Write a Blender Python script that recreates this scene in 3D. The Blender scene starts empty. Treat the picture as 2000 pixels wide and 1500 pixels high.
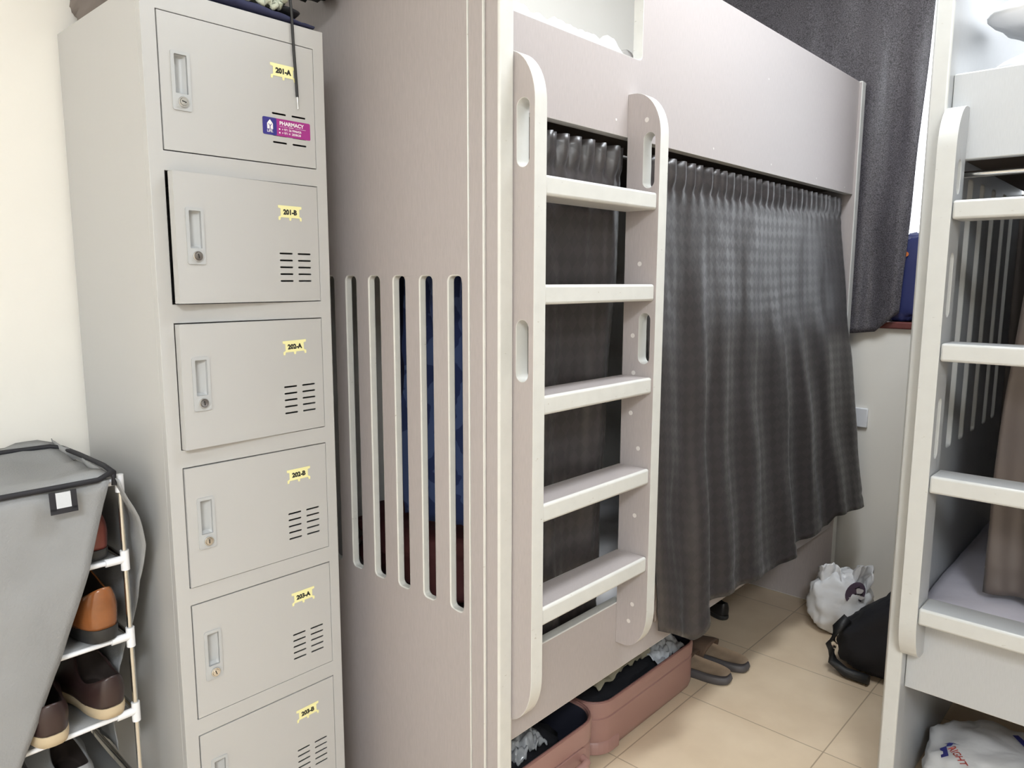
import bpy, bmesh, math, random
from mathutils import Vector, Matrix, noise
random.seed(7)
PI = math.pi
scene = bpy.context.scene
COL = scene.collection

# ------------------------------------------------------------------ camera
cam_d = bpy.data.cameras.new('camera')
cam_d.sensor_fit = 'HORIZONTAL'; cam_d.sensor_width = 36.0
cam_d.lens = 1445.45 / 2000 * 36.0
cam_d.clip_start = 0.02
cam = bpy.data.objects.new('camera', cam_d); COL.objects.link(cam)
def set_cam(yaw, pitch, roll):
    a, b, c = math.radians(yaw), math.radians(pitch), math.radians(roll)
    fwd = Vector((math.sin(a)*math.cos(b), math.cos(a)*math.cos(b), math.sin(b)))
    right = Vector((math.cos(a), -math.sin(a), 0)); up = right.cross(fwd)
    r2 = math.cos(c)*right + math.sin(c)*up; u2 = -math.sin(c)*right + math.cos(c)*up
    m = Matrix((r2, u2, -fwd)).transposed()
    cam.matrix_world = Matrix.Translation((0, 0, 1.43)) @ m.to_4x4()
set_cam(-42.49368, -8.02111, 0.16811)
scene.camera = cam

# ------------------------------------------------------------------ light and exposure
scene.view_settings.view_transform = 'Standard'
scene.view_settings.look = 'None'
scene.view_settings.exposure = 0.08
scene.view_settings.gamma = 1.0
scene.view_settings.use_curve_mapping = False
W = bpy.data.worlds.new('daylight'); scene.world = W; W.use_nodes = True
W.node_tree.nodes['Background'].inputs[0].default_value = (0.90, 0.95, 1.0, 1)
W.node_tree.nodes['Background'].inputs[1].default_value = 4.0
def area(name, loc, size, energy, color, rot=(0, 0, 0), sy=None):
    d = bpy.data.lights.new(name, 'AREA'); d.energy = energy; d.color = color
    d.size = size
    if sy: d.shape = 'RECTANGLE'; d.size_y = sy
    o = bpy.data.objects.new(name, d); o.location = loc; o.rotation_euler = rot; COL.objects.link(o)
    return o
LAMP_COL = (0.90, 0.965, 1.03)
area('lamp_light', (1.25, -1.45, 2.95), 0.50, 120, LAMP_COL, sy=1.2)
area('lamp_light', (-0.47, 1.85, 2.95), 0.30, 33, LAMP_COL, sy=0.9)

# ------------------------------------------------------------------ materials
def mat(name, col, rough=0.5, metal=0.0, bump=0.0, bscale=200, var=0.0, vscale=20, stretch=(1, 1, 1), spec=0.5, sheen=0.0, coat=0.0, alpha=1.0, trans=0.0, det=3):
    m = bpy.data.materials.new(name); m.use_nodes = True
    nt = m.node_tree; b = nt.nodes['Principled BSDF']
    b.inputs['Base Color'].default_value = (*col, 1); b.inputs['Roughness'].default_value = rough
    b.inputs['Metallic'].default_value = metal; b.inputs['Specular IOR Level'].default_value = spec
    b.inputs['Sheen Weight'].default_value = sheen; b.inputs['Coat Weight'].default_value = coat
    b.inputs['Alpha'].default_value = alpha; b.inputs['Transmission Weight'].default_value = trans
    if bump or var:
        tc = nt.nodes.new('ShaderNodeTexCoord'); mp = nt.nodes.new('ShaderNodeMapping')
        mp.inputs['Scale'].default_value = stretch
        nt.links.new(tc.outputs['Object'], mp.inputs[0])
    if var:
        n = nt.nodes.new('ShaderNodeTexNoise'); n.inputs['Scale'].default_value = vscale; n.inputs['Detail'].default_value = det
        nt.links.new(mp.outputs[0], n.inputs['Vector'])
        r = nt.nodes.new('ShaderNodeValToRGB')
        r.color_ramp.elements[0].position = 0.3; r.color_ramp.elements[1].position = 0.7
        r.color_ramp.elements[0].color = (*[c*(1-var) for c in col], 1)
        r.color_ramp.elements[1].color = (*[min(1, c*(1+var)) for c in col], 1)
        nt.links.new(n.outputs['Fac'], r.inputs[0]); nt.links.new(r.outputs[0], b.inputs['Base Color'])
    if bump:
        n2 = nt.nodes.new('ShaderNodeTexNoise'); n2.inputs['Scale'].default_value = bscale; n2.inputs['Detail'].default_value = 2
        nt.links.new(mp.outputs[0], n2.inputs['Vector'])
        bp = nt.nodes.new('ShaderNodeBump'); bp.inputs['Strength'].default_value = bump; bp.inputs['Distance'].default_value = 0.002
        nt.links.new(n2.outputs['Fac'], bp.inputs['Height']); nt.links.new(bp.outputs[0], b.inputs['Normal'])
    return m

def mat_laminate(name, col, var):
    """fine speckle plus faint vertical brushed streaks"""
    m = mat(name, col, 0.42, bump=0.05, bscale=700)
    nt = m.node_tree; b = nt.nodes['Principled BSDF']
    tc = nt.nodes.new('ShaderNodeTexCoord')
    mp = nt.nodes.new('ShaderNodeMapping'); mp.inputs['Scale'].default_value = (520, 520, 45)
    nt.links.new(tc.outputs['Object'], mp.inputs[0])
    n = nt.nodes.new('ShaderNodeTexNoise'); n.inputs['Scale'].default_value = 1.0; n.inputs['Detail'].default_value = 2
    nt.links.new(mp.outputs[0], n.inputs['Vector'])
    r = nt.nodes.new('ShaderNodeValToRGB')
    r.color_ramp.elements[0].position = 0.25; r.color_ramp.elements[1].position = 0.75
    r.color_ramp.elements[0].color = (*[c*(1-var) for c in col], 1); r.color_ramp.elements[1].color = (*[c*(1+var) for c in col], 1)
    nt.links.new(n.outputs['Fac'], r.inputs[0]); nt.links.new(r.outputs[0], b.inputs['Base Color'])
    return m

def mat_satin(name, col, col2):
    """satin cloth with a woven lozenge pattern in UV space"""
    m = mat(name, col, 0.40, spec=0.55, sheen=0.05)
    nt = m.node_tree; b = nt.nodes['Principled BSDF']
    uv = nt.nodes.new('ShaderNodeUVMap'); mp = nt.nodes.new('ShaderNodeMapping')
    mp.inputs['Rotation'].default_value = (0, 0, PI/4); mp.inputs['Scale'].default_value = (34, 34, 1)
    nt.links.new(uv.outputs[0], mp.inputs[0])
    ck = nt.nodes.new('ShaderNodeTexChecker'); ck.inputs['Scale'].default_value = 1.0
    ck.inputs['Color1'].default_value = (*col, 1); ck.inputs['Color2'].default_value = (*col2, 1)
    nt.links.new(mp.outputs[0], ck.inputs['Vector'])
    nt.links.new(ck.outputs['Color'], b.inputs['Base Color'])
    mr = nt.nodes.new('ShaderNodeMapRange'); mr.inputs['To Min'].default_value = 0.36; mr.inputs['To Max'].default_value = 0.45
    nt.links.new(ck.outputs['Fac'], mr.inputs['Value']); nt.links.new(mr.outputs[0], b.inputs['Roughness'])
    tc = nt.nodes.new('ShaderNodeTexCoord')
    n = nt.nodes.new('ShaderNodeTexNoise'); n.inputs['Scale'].default_value = 14; n.inputs['Detail'].default_value = 4
    nt.links.new(tc.outputs['Object'], n.inputs['Vector'])
    bp = nt.nodes.new('ShaderNodeBump'); bp.inputs['Strength'].default_value = 0.18; bp.inputs['Distance'].default_value = 0.01
    nt.links.new(n.outputs['Fac'], bp.inputs['Height']); nt.links.new(bp.outputs[0], b.inputs['Normal'])
    return m

def mat_tile(name):
    m = bpy.data.materials.new(name); m.use_nodes = True
    nt = m.node_tree; b = nt.nodes['Principled BSDF']; b.inputs['Roughness'].default_value = 0.32
    tc = nt.nodes.new('ShaderNodeTexCoord'); mp = nt.nodes.new('ShaderNodeMapping')
    mp.inputs['Location'].default_value = (0.705, -2.186 + 0.45*6, 0)
    nt.links.new(tc.outputs['Object'], mp.inputs[0])
    br = nt.nodes.new('ShaderNodeTexBrick'); br.offset = 0.0; br.squash = 1.0
    br.inputs['Scale'].default_value = 1.0; br.inputs['Brick Width'].default_value = 0.45; br.inputs['Row Height'].default_value = 0.45
    br.inputs['Mortar Size'].default_value = 0.0022; br.inputs['Mortar Smooth'].default_value = 0.2
    br.inputs['Color1'].default_value = (0.73, 0.585, 0.42, 1); br.inputs['Color2'].default_value = (0.76, 0.615, 0.445, 1)
    br.inputs['Mortar'].default_value = (0.46, 0.36, 0.25, 1)
    nt.links.new(mp.outputs[0], br.inputs['Vector'])
    n = nt.nodes.new('ShaderNodeTexNoise'); n.inputs['Scale'].default_value = 7; n.inputs['Detail'].default_value = 6
    nt.links.new(tc.outputs['Object'], n.inputs['Vector'])
    r = nt.nodes.new('ShaderNodeValToRGB'); r.color_ramp.elements[0].position = 0.35; r.color_ramp.elements[1].position = 0.75
    r.color_ramp.elements[0].color = (0.90, 0.88, 0.86, 1); r.color_ramp.elements[1].color = (1.0, 1.0, 1.0, 1)
    nt.links.new(n.outputs['Fac'], r.inputs[0])
    mx = nt.nodes.new('ShaderNodeMix'); mx.data_type = 'RGBA'; mx.blend_type = 'MULTIPLY'; mx.inputs['Factor'].default_value = 1
    nt.links.new(br.outputs['Color'], mx.inputs['A']); nt.links.new(r.outputs[0], mx.inputs['B'])
    nt.links.new(mx.outputs['Result'], b.inputs['Base Color'])
    bp = nt.nodes.new('ShaderNodeBump'); bp.inputs['Strength'].default_value = 0.4; bp.inputs['Distance'].default_value = 0.001; bp.invert = True
    nt.links.new(br.outputs['Fac'], bp.inputs['Height']); nt.links.new(bp.outputs[0], b.inputs['Normal'])
    return m

def mat_print(name, base, ink, scale, lo=0.5, hi=0.56):
    """cloth with an irregular printed leaf-like figure"""
    m = mat(name, base, 0.85, sheen=0.1)
    nt = m.node_tree; b = nt.nodes['Principled BSDF']
    tc = nt.nodes.new('ShaderNodeTexCoord')
    w = nt.nodes.new('ShaderNodeTexWave'); w.inputs['Scale'].default_value = scale; w.inputs['Distortion'].default_value = 9; w.inputs['Detail'].default_value = 3
    nt.links.new(tc.outputs['Object'], w.inputs['Vector'])
    r = nt.nodes.new('ShaderNodeValToRGB'); r.color_ramp.elements[0].position = lo; r.color_ramp.elements[1].position = hi
    r.color_ramp.elements[0].color = (*base, 1); r.color_ramp.elements[1].color = (*ink, 1)
    nt.links.new(w.outputs['Fac'], r.inputs[0]); nt.links.new(r.outputs[0], b.inputs['Base Color'])
    return m

M = {}
M['wall'] = mat('cream_paint', (0.83, 0.805, 0.75), 0.7, bump=0.08, bscale=120, var=0.015, vscale=4)
M['ceiling'] = mat('ceiling_paint', (0.90, 0.90, 0.88), 0.8)
M['floor'] = mat_tile('beige_tile')
M['mauve'] = mat_laminate('mauve_laminate', (0.425, 0.383, 0.374), 0.06)
M['edge'] = mat('pale_edge_paint', (0.63, 0.625, 0.59), 0.35, var=0.03, vscale=30)
M['grey_lam'] = mat_laminate('pale_grey_laminate', (0.455, 0.467, 0.480), 0.035)
M['grey_edge'] = mat('grey_edge_paint', (0.54, 0.545, 0.53), 0.32, var=0.02, vscale=30)
def scuff(m, dark):
    nt = m.node_tree; b = nt.nodes['Principled BSDF']; src = b.inputs['Base Color'].links[0].from_socket
    tc = nt.nodes.new('ShaderNodeTexCoord'); mp = nt.nodes.new('ShaderNodeMapping'); mp.inputs['Scale'].default_value = (60, 60, 160)
    n = nt.nodes.new('ShaderNodeTexNoise'); n.inputs['Scale'].default_value = 1.0; n.inputs['Detail'].default_value = 5
    r = nt.nodes.new('ShaderNodeValToRGB'); r.color_ramp.elements[0].position = .70; r.color_ramp.elements[1].position = .76
    mx = nt.nodes.new('ShaderNodeMix'); mx.data_type = 'RGBA'
    nt.links.new(tc.outputs['Object'], mp.inputs[0]); nt.links.new(mp.outputs[0], n.inputs['Vector']); nt.links.new(n.outputs['Fac'], r.inputs[0])
    nt.links.new(r.outputs[0], mx.inputs['Factor']); nt.links.new(src, mx.inputs['A']); mx.inputs['B'].default_value = (*dark, 1)
    nt.links.new(mx.outputs['Result'], b.inputs['Base Color'])
scuff(M['edge'], (.42, .39, .33)); scuff(M['grey_edge'], (.44, .43, .40))
M['filler'] = mat('filler_white', (0.70, 0.66, 0.63), 0.6)
M['locker'] = mat('locker_enamel', (0.478, 0.475, 0.467), 0.36, bump=0.02, bscale=900)
M['dark'] = mat('dark_interior', (0.02, 0.02, 0.02), 0.9)
M['plastic_grey'] = mat('grey_plastic', (0.45, 0.46, 0.465), 0.4)
M['chrome'] = mat('chrome', (0.75, 0.74, 0.72), 0.16, metal=1.0)
M['key'] = mat('key_black', (0.01, 0.01, 0.01), 0.6)
M['card'] = mat('yellow_card', (0.86, 0.82, 0.42), 0.7)
M['ink'] = mat('black_ink', (0.012, 0.012, 0.012), 0.7)
M['navy_ink'] = mat('navy_print', (0.035, 0.03, 0.22), 0.4)
M['magenta'] = mat('magenta_print', (0.33, 0.025, 0.22), 0.4)
M['white_ink'] = mat('white_print', (0.85, 0.82, 0.84), 0.5)
M['satin'] = mat_satin('charcoal_satin', (0.030, 0.026, 0.026), (0.040, 0.034, 0.034))
M['satin_brown'] = mat('brown_satin', (0.10, 0.08, 0.072), 0.45, bump=0.4, bscale=18, sheen=0.1)
M['window_cloth'] = mat('blackout_cloth', (0.075, 0.069, 0.080), 0.5, var=0.75, vscale=260, spec=0.6, det=1)  # fine light-dark noise paints the cloth's glitter glints into its colour
M['sheet'] = mat('white_sheet', (0.78, 0.78, 0.80), 0.85, bump=0.3, bscale=30)
M['lilac_sheet'] = mat('lilac_white_sheet', (0.62, 0.60, 0.68), 0.8, bump=0.3, bscale=30)
M['pillow'] = mat('white_pillow_cloth', (0.84, 0.84, 0.84), 0.85, bump=0.25, bscale=25)
M['rose'] = mat('rose_shell', (0.33, 0.185, 0.16), 0.38, bump=0.06, bscale=400)
M['rose_dark'] = mat('rose_rim', (0.25, 0.125, 0.11), 0.4)
M['lining'] = mat('navy_lining', (0.012, 0.013, 0.025), 0.75)
M['black_cloth'] = mat('black_cloth', (0.012, 0.012, 0.016), 0.85, bump=0.5, bscale=60)
M['black_nylon'] = mat('black_nylon', (0.012, 0.012, 0.013), 0.5, bump=0.3, bscale=500)
M['navy_cloth'] = mat('navy_cloth', (0.016, 0.019, 0.06), 0.8, bump=0.3, bscale=80)
M['navy_bag'] = mat('navy_nylon', (0.02, 0.028, 0.12), 0.45, bump=0.3, bscale=60)
M['khaki'] = mat('khaki_cloth', (0.42, 0.38, 0.28), 0.85, bump=0.4, bscale=60)
M['white_cloth'] = mat('pale_grey_cloth', (0.55, 0.57, 0.60), 0.85, bump=0.4, bscale=60)
M['clear_bag'] = mat('grey_plastic_film', (0.36, 0.37, 0.38), 0.2, bump=0.5, bscale=40)
M['blue_print'] = mat_print('blue_printed_cloth', (0.030, 0.050, 0.16), (0.085, 0.13, 0.30), 9)
M['beige_cloth'] = mat('beige_cloth', (0.36, 0.30, 0.26), 0.85, bump=0.3, bscale=80)
M['maroon'] = mat('maroon_blanket', (0.10, 0.025, 0.025), 0.8, bump=0.4, bscale=60)
M['suede'] = mat('brown_suede', (0.36, 0.26, 0.175), 0.9, bump=0.3, bscale=300, var=0.12, vscale=25)
M['suede_dark'] = mat('dark_suede', (0.115, 0.070, 0.045), 0.9, bump=0.3, bscale=300)
M['rubber'] = mat('grey_rubber', (0.075, 0.068, 0.07), 0.6)
M['black_rubber'] = mat('black_rubber', (0.02, 0.02, 0.02), 0.6)
M['tan_leather'] = mat('tan_leather', (0.25, 0.09, 0.03), 0.22, var=0.2, vscale=18, coat=0.2)
M['oxblood'] = mat('oxblood_leather', (0.15, 0.035, 0.025), 0.3, var=0.2, vscale=18)
M['choc'] = mat('chocolate_leather', (0.035, 0.019, 0.018), 0.33, var=0.15, vscale=18)
M['black_leather'] = mat('black_leather', (0.012, 0.011, 0.012), 0.35)
M['cream_sole'] = mat('cream_sole', (0.52, 0.42, 0.28), 0.7)
M['shoe_in'] = mat('shoe_lining', (0.03, 0.02, 0.016), 0.85)
M['rack_cloth'] = mat('grey_nonwoven', (0.27, 0.275, 0.28), 0.7, bump=0.35, bscale=260, var=0.05, vscale=8)
M['rack_trim'] = mat('black_trim', (0.013, 0.013, 0.018), 0.7)
M['steel'] = mat('steel_tube', (0.62, 0.62, 0.60), 0.25, metal=1.0)
M['white_plastic'] = mat('white_plastic', (0.78, 0.79, 0.82), 0.35)
M['bag_white'] = mat('white_polythene', (0.74, 0.74, 0.75), 0.32, bump=0.6, bscale=30)
M['bag_purple'] = mat('purple_print', (0.14, 0.10, 0.15), 0.5)
M['red_ink'] = mat('red_print', (0.45, 0.06, 0.045), 0.5)
M['blue_ink'] = mat('blue_print_ink', (0.03, 0.035, 0.25), 0.5)
M['taupe_bag'] = mat('taupe_cloth', (0.155, 0.128, 0.115), 0.55, bump=0.4, bscale=14)
M['knit'] = mat('dark_green_knit', (0.018, 0.022, 0.014), 0.95, bump=1.0, bscale=220)
M['fringe'] = mat('pale_fringe', (0.52, 0.55, 0.45), 0.95, bump=1.0, bscale=300)
M['sill'] = mat('maroon_stone', (0.15, 0.045, 0.04), 0.2)
M['alu'] = mat('window_aluminium', (0.32, 0.32, 0.33), 0.35, metal=0.6)
M['wood_edge'] = mat('tan_wood_edge', (0.50, 0.36, 0.25), 0.5)
M['orange'] = mat('orange_badge', (0.7, 0.2, 0.05), 0.5)
M['slat_wood'] = mat('deck_board', (0.10, 0.075, 0.06), 0.7)
g = bpy.data.materials.new('window_glass'); g.use_nodes = True
b_ = g.node_tree.nodes['Principled BSDF']; b_.inputs['Transmission Weight'].default_value = 1; b_.inputs['Roughness'].default_value = 0.0; b_.inputs['IOR'].default_value = 1.05
M['glass'] = g
e = bpy.data.materials.new('lamp_diffuser'); e.use_nodes = True
b_ = e.node_tree.nodes['Principled BSDF']; b_.inputs['Emission Color'].default_value = (1, .96, .9, 1); b_.inputs['Emission Strength'].default_value = 3.0
M['diffuser'] = e

# ------------------------------------------------------------------ mesh helpers
def rounded_rect(x0, y0, x1, y1, r, n=5):
    if r <= 0: return [(x0, y0), (x1, y0), (x1, y1), (x0, y1)]
    pts = []
    for cx, cy, a0 in ((x1-r, y0+r, -PI/2), (x1-r, y1-r, 0), (x0+r, y1-r, PI/2), (x0+r, y0+r, PI)):
        for i in range(n+1):
            a = a0 + PI/2*i/n; pts.append((cx+r*math.cos(a), cy+r*math.sin(a)))
    return pts

class MB:
    def __init__(self):
        self.bm = bmesh.new(); self.uv = self.bm.loops.layers.uv.new('UVMap')
    def face(self, vs, mi=0, smooth=False):
        try: f = self.bm.faces.new(vs)
        except ValueError: return None
        f.material_index = mi; f.smooth = smooth; return f
    def box(self, a, b, mi=0, T=None):
        x0, y0, z0 = a; x1, y1, z1 = b
        P = [Vector(p) for p in ((x0,y0,z0),(x1,y0,z0),(x1,y1,z0),(x0,y1,z0),(x0,y0,z1),(x1,y0,z1),(x1,y1,z1),(x0,y1,z1))]
        if T: P = [T @ p for p in P]
        v = [self.bm.verts.new(p) for p in P]
        for q in ((0,3,2,1),(4,5,6,7),(0,1,5,4),(1,2,6,5),(2,3,7,6),(3,0,4,7)): self.face([v[i] for i in q], mi)
    def plate(self, outer, holes, w0, w1, fn, mf=0, me=1, mf2=None):
        """flat board with real holes: outline in (u,v), thickness w0..w1, fn(u,v,w)->xyz; rim faces use me"""
        t = bmesh.new(); loops = []
        for lp in [outer] + list(holes):
            vs = [t.verts.new((p[0], p[1], 0)) for p in lp]
            loops.append(vs)
        ed = []
        for vs in loops:
            for i in range(len(vs)): ed.append(t.edges.new((vs[i], vs[(i+1) % len(vs)])))
        bmesh.ops.triangle_fill(t, use_beauty=True, use_dissolve=False, edges=ed)
        t.verts.index_update()
        A = [self.bm.verts.new(fn(v.co.x, v.co.y, w0)) for v in t.verts]
        B = [self.bm.verts.new(fn(v.co.x, v.co.y, w1)) for v in t.verts]
        for f in t.faces:
            ids = [v.index for v in f.verts]
            self.face([A[i] for i in ids], mf); self.face([B[i] for i in reversed(ids)], mf if mf2 is None else mf2)
        for vs in loops:
            n = len(vs)
            for i in range(n):
                a, b = vs[i].index, vs[(i+1) % n].index
                self.face([A[a], A[b], B[b], B[a]], me, n > 8)
        t.free()
    def grid(self, fn, nu, nv, mi=0, smooth=True, closed_u=False, su=1, sv=1):
        V = [[self.bm.verts.new(fn(i/nu, j/nv)) for i in range(nu + (0 if closed_u else 1))] for j in range(nv+1)]
        nn = nu if closed_u else nu
        for j in range(nv):
            for i in range(nn):
                i2 = (i+1) % nu if closed_u else i+1
                f = self.face([V[j][i], V[j][i2], V[j+1][i2], V[j+1][i]], mi, smooth)
                if f:
                    for l, (a, b) in zip(f.loops, ((i, j), (i+1, j), (i+1, j+1), (i, j+1))): l[self.uv].uv = (a/nu*su, b/nv*sv)
        return V
    def cap(self, ring, mi=0, smooth=False):
        self.face(ring, mi, smooth)
    def tube(self, path, r, seg=10, mi=0, caps=True, rfn=None):
        path = [Vector(p) for p in path]; n = len(path); rings = []
        up0 = Vector((0, 0, 1))
        for i, p in enumerate(path):
            d = (path[min(i+1, n-1)] - path[max(i-1, 0)]).normalized()
            up = up0 if abs(d.dot(up0)) < 0.95 else Vector((0, 1, 0))
            s = d.cross(up).normalized(); u = s.cross(d).normalized()
            rr = r if rfn is None else r*rfn(i/(n-1))
            rings.append([self.bm.verts.new(p + rr*(math.cos(2*PI*k/seg)*s + math.sin(2*PI*k/seg)*u)) for k in range(seg)])
        for i in range(n-1):
            for k in range(seg): self.face([rings[i][k], rings[i][(k+1) % seg], rings[i+1][(k+1) % seg], rings[i+1][k]], mi, True)
        if caps: self.face(list(reversed(rings[0])), mi); self.face(rings[-1], mi)
    def lathe(self, prof, c, ax, seg=20, mi=0):
        """profile (r,h) about axis through c"""
        c = Vector(c); ax = Vector(ax).normalized(); t = Vector((0, 0, 1)) if abs(ax.z) < 0.9 else Vector((0, 1, 0))
        s = ax.cross(t).normalized(); u = s.cross(ax); rings = []
        for r, h in prof:
            rings.append([self.bm.verts.new(c + ax*h + max(r, 1e-5)*(math.cos(2*PI*k/seg)*s + math.sin(2*PI*k/seg)*u)) for k in range(seg)])
        for i in range(len(rings)-1):
            for k in range(seg): self.face([rings[i][k], rings[i][(k+1) % seg], rings[i+1][(k+1) % seg], rings[i+1][k]], mi, True)
        self.face(list(reversed(rings[0])), mi); self.face(rings[-1], mi)
    def text(self, s, size, fn, mi=0, bold=0.0, align='LEFT', shear=0.0):
        """flat lettering laid on a surface; fn(u,v)->xyz"""
        cu = bpy.data.curves.new('lettering', 'FONT'); cu.body = s; cu.size = size; cu.align_x = align; cu.offset = bold*size; cu.shear = shear; cu.resolution_u = 3
        o = bpy.data.objects.new('lettering', cu); COL.objects.link(o)
        dg = bpy.context.evaluated_depsgraph_get(); me = o.evaluated_get(dg).to_mesh()
        vs = [self.bm.verts.new(fn(v.co.x, v.co.y)) for v in me.vertices]
        for p in me.polygons: self.face([vs[i] for i in p.vertices], mi)
        o.evaluated_get(dg).to_mesh_clear()
        bpy.data.objects.remove(o); bpy.data.curves.remove(cu)
    def poly(self, pts, fn, mi=0):
        self.face([self.bm.verts.new(fn(*p)) for p in pts], mi)
    def build(self, name, mats, parent=None, bevel=0, bevel_mat=-1, solid=0, subsurf=0, normals=True, sharp=40, loc=None, seg=2):
        if normals: bmesh.ops.recalc_face_normals(self.bm, faces=self.bm.faces)
        me = bpy.data.meshes.new(name); self.bm.to_mesh(me); self.bm.free()
        for m in (mats if isinstance(mats, (list, tuple)) else [mats]): me.materials.append(m)
        if sharp: me.set_sharp_from_angle(angle=math.radians(sharp))
        o = bpy.data.objects.new(name, me); COL.objects.link(o)
        if parent: o.parent = parent
        if loc: o.location = loc
        if bevel:
            b = o.modifiers.new('bevel', 'BEVEL'); b.width = bevel; b.segments = seg; b.limit_method = 'ANGLE'; b.angle_limit = math.radians(50)
            if bevel_mat >= 0: b.material = bevel_mat
        if solid:
            s = o.modifiers.new('solid', 'SOLIDIFY'); s.thickness = solid; s.offset = 0
        if subsurf:
            s = o.modifiers.new('sub', 'SUBSURF'); s.levels = subsurf; s.render_levels = subsurf
        return o

def tag(o, label, cat, group=None, kind=None):
    o['label'] = label; o['category'] = cat
    if group: o['group'] = group
    if kind: o['kind'] = kind
    return o
def empty(name, loc=(0, 0, 0), rz=0, label=None, cat=None, group=None):
    o = bpy.data.objects.new(name, None); COL.objects.link(o); o.location = loc; o.rotation_euler = (0, 0, rz); o.empty_display_size = 0.05
    if label: tag(o, label, cat, group)
    return o
def struct(o):
    o['kind'] = 'structure'; return o
def fb(x, y=0.0, z=0.0, o=3): return noise.fractal(Vector((x, y, z)), 1.0, 2.0, o)
def lerp(a, b, t): return a + (b-a)*t
def interp(pts, s):
    """piecewise-linear through tuples (key, v1, v2 ...)"""
    if s <= pts[0][0]: return pts[0][1:]
    for a, b in zip(pts, pts[1:]):
        if s <= b[0]:
            t = (s-a[0])/max(1e-9, b[0]-a[0]); return tuple(lerp(p, q, t) for p, q in zip(a[1:], b[1:]))
    return pts[-1][1:]
def sstep(a, b, x):
    t = min(1, max(0, (x-a)/(b-a))); return t*t*(3-2*t)
ident = lambda u, v, w: (u, v, w)

# ------------------------------------------------------------------ room
XL, XR, YN, YF, ZC = -1.88, 1.75, -3.20, 3.36, 3.0
def slab(name, a, b, m):
    k = MB(); k.box(a, b); return struct(k.build(name, m))
slab('floor', (XL-.1, YN-.1, -.1), (XR+.1, YF+.1, 0), M['floor'])
slab('ceiling', (XL-.1, YN-.1, ZC), (XR+.1, YF+.1, ZC+.1), M['ceiling'])
slab('wall_left', (XL-.1, YN-.1, 0), (XL, YF+.1, ZC), M['wall'])
slab('wall_right', (XR, YN-.1, 0), (XR+.1, YF+.1, ZC), M['wall'])
slab('wall_near', (XL, YN-.1, 0), (XR, YN, ZC), M['wall'])
WX0, WX1, WZ0, WZ1 = -1.62, 0.55, 1.262, 2.74
k = MB(); k.plate([(XL, 0), (XR, 0), (XR, ZC), (XL, ZC)], [[(WX0, WZ0), (WX1, WZ0), (WX1, WZ1), (WX0, WZ1)]], YF, YF+.16, lambda u, v, w: (u, w, v), 0, 0)
struct(k.build('wall_window', M['wall']))
wn = empty('window_1', (0, 0, 0)); struct(wn)
k = MB()
k.plate([(WX0, WZ0), (WX1, WZ0), (WX1, WZ1), (WX0, WZ1)], [[(WX0+.05, WZ0+.05), (-.60, WZ0+.05), (-.60, WZ1-.05), (WX0+.05, WZ1-.05)], [(-.55, WZ0+.05), (WX1-.05, WZ0+.05), (WX1-.05, WZ1-.05), (-.55, WZ1-.05)]], YF+.07, YF+.11, lambda u, v, w: (u, w, v), 0, 0)
struct(k.build('window_frame', M['alu'], wn))
k = MB(); k.box((WX0+.05, YF+.088, WZ0+.05), (WX1-.05, YF+.092, WZ1-.05)); struct(k.build('window_pane', M['glass'], wn))
k = MB(); k.box((WX0-.04, YF-.022, WZ0-.030), (WX1+.04, YF+.07, WZ0)); struct(k.build('window_sill', M['sill'], wn, bevel=.006))
for lx, ly, hw, lab in ((1.25, -1.45, .30, 'wide ceiling light panel behind the camera'), (-.47, 1.85, .20, 'narrow ceiling light panel over the aisle between locker and grey bunk')):
    t = empty('ceiling_light', (lx, ly, ZC), 0, lab, 'light')
    k = MB(); k.plate(rounded_rect(-hw, -.65, hw, .65, .02), [rounded_rect(-hw+.03, -.62, hw-.03, .62, .01)], -.03, 0, ident, 0, 0); k.build('frame', M['white_plastic'], t)
    k = MB(); k.box((-hw+.03, -.62, -.016), (hw-.03, .62, -.012)); k.build('diffuser', M['diffuser'], t)

# ------------------------------------------------------------------ locker
LX, LY = -1.43, 0.579
LW, LD, LT, LB = 0.378, 0.435, 1.952, 0.085
loc_t = empty('locker', (LX, LY, 0), 0, 'tall pale grey steel locker with stacked numbered doors, between wall and bunk end', 'locker')
DY0, DY1, DH = 0.027, 0.353, 0.248
DT = [1.913, 1.6292, 1.3454, 1.0616, 0.7778, 0.494]
k = MB()
holes = [[(DY0, t-DH), (DY1, t-DH), (DY1, t), (DY0, t)] for t in DT]
k.plate([(0, LB), (LW, LB), (LW, LT), (0, LT)], holes, -.018, 0, lambda u, v, w: (w, u, v), 0, 0)
k.box((-LD, 0, LB), (-.018, .0015, LT)); k.box((-LD, LW-.0015, LB), (-.018, LW, LT))
k.box((-LD, 0.0015, LB), (-LD+.0015, LW-.0015, LT)); k.box((-LD+.0015, .0015, LT-.0015), (-.018, LW-.0015, LT))
for t in DT: k.box((-LD+.0015, .0015, t-DH-.016), (-.0185, LW-.0015, t-DH-.010))
k.build('cabinet_body', M['locker'], loc_t, bevel=.0018)
for px_, py_ in ((-.05, .03), (-.05, LW-.03), (-LD+.04, .03), (-LD+.04, LW-.03)):
    k = MB(); k.box((px_-.02, py_-.02, 0), (px_+.02, py_+.02, LB)); k.build('foot', M['locker'], loc_t)
CODES = ['201-A', '201-B', '202-A', '202-B', '203-A', '203-B']
AJAR = [0.0, 4.4, 2.8, 0.5, 0.0, 0.0]
CARDROT = [0, 0, 3, 1, 2, 3]
LOCKANG = [1.3, 0.2, 0.1, 0.0, 0.3, 0.2]
dw = DY1 - DY0 - .004; dh = DH - .004
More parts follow.
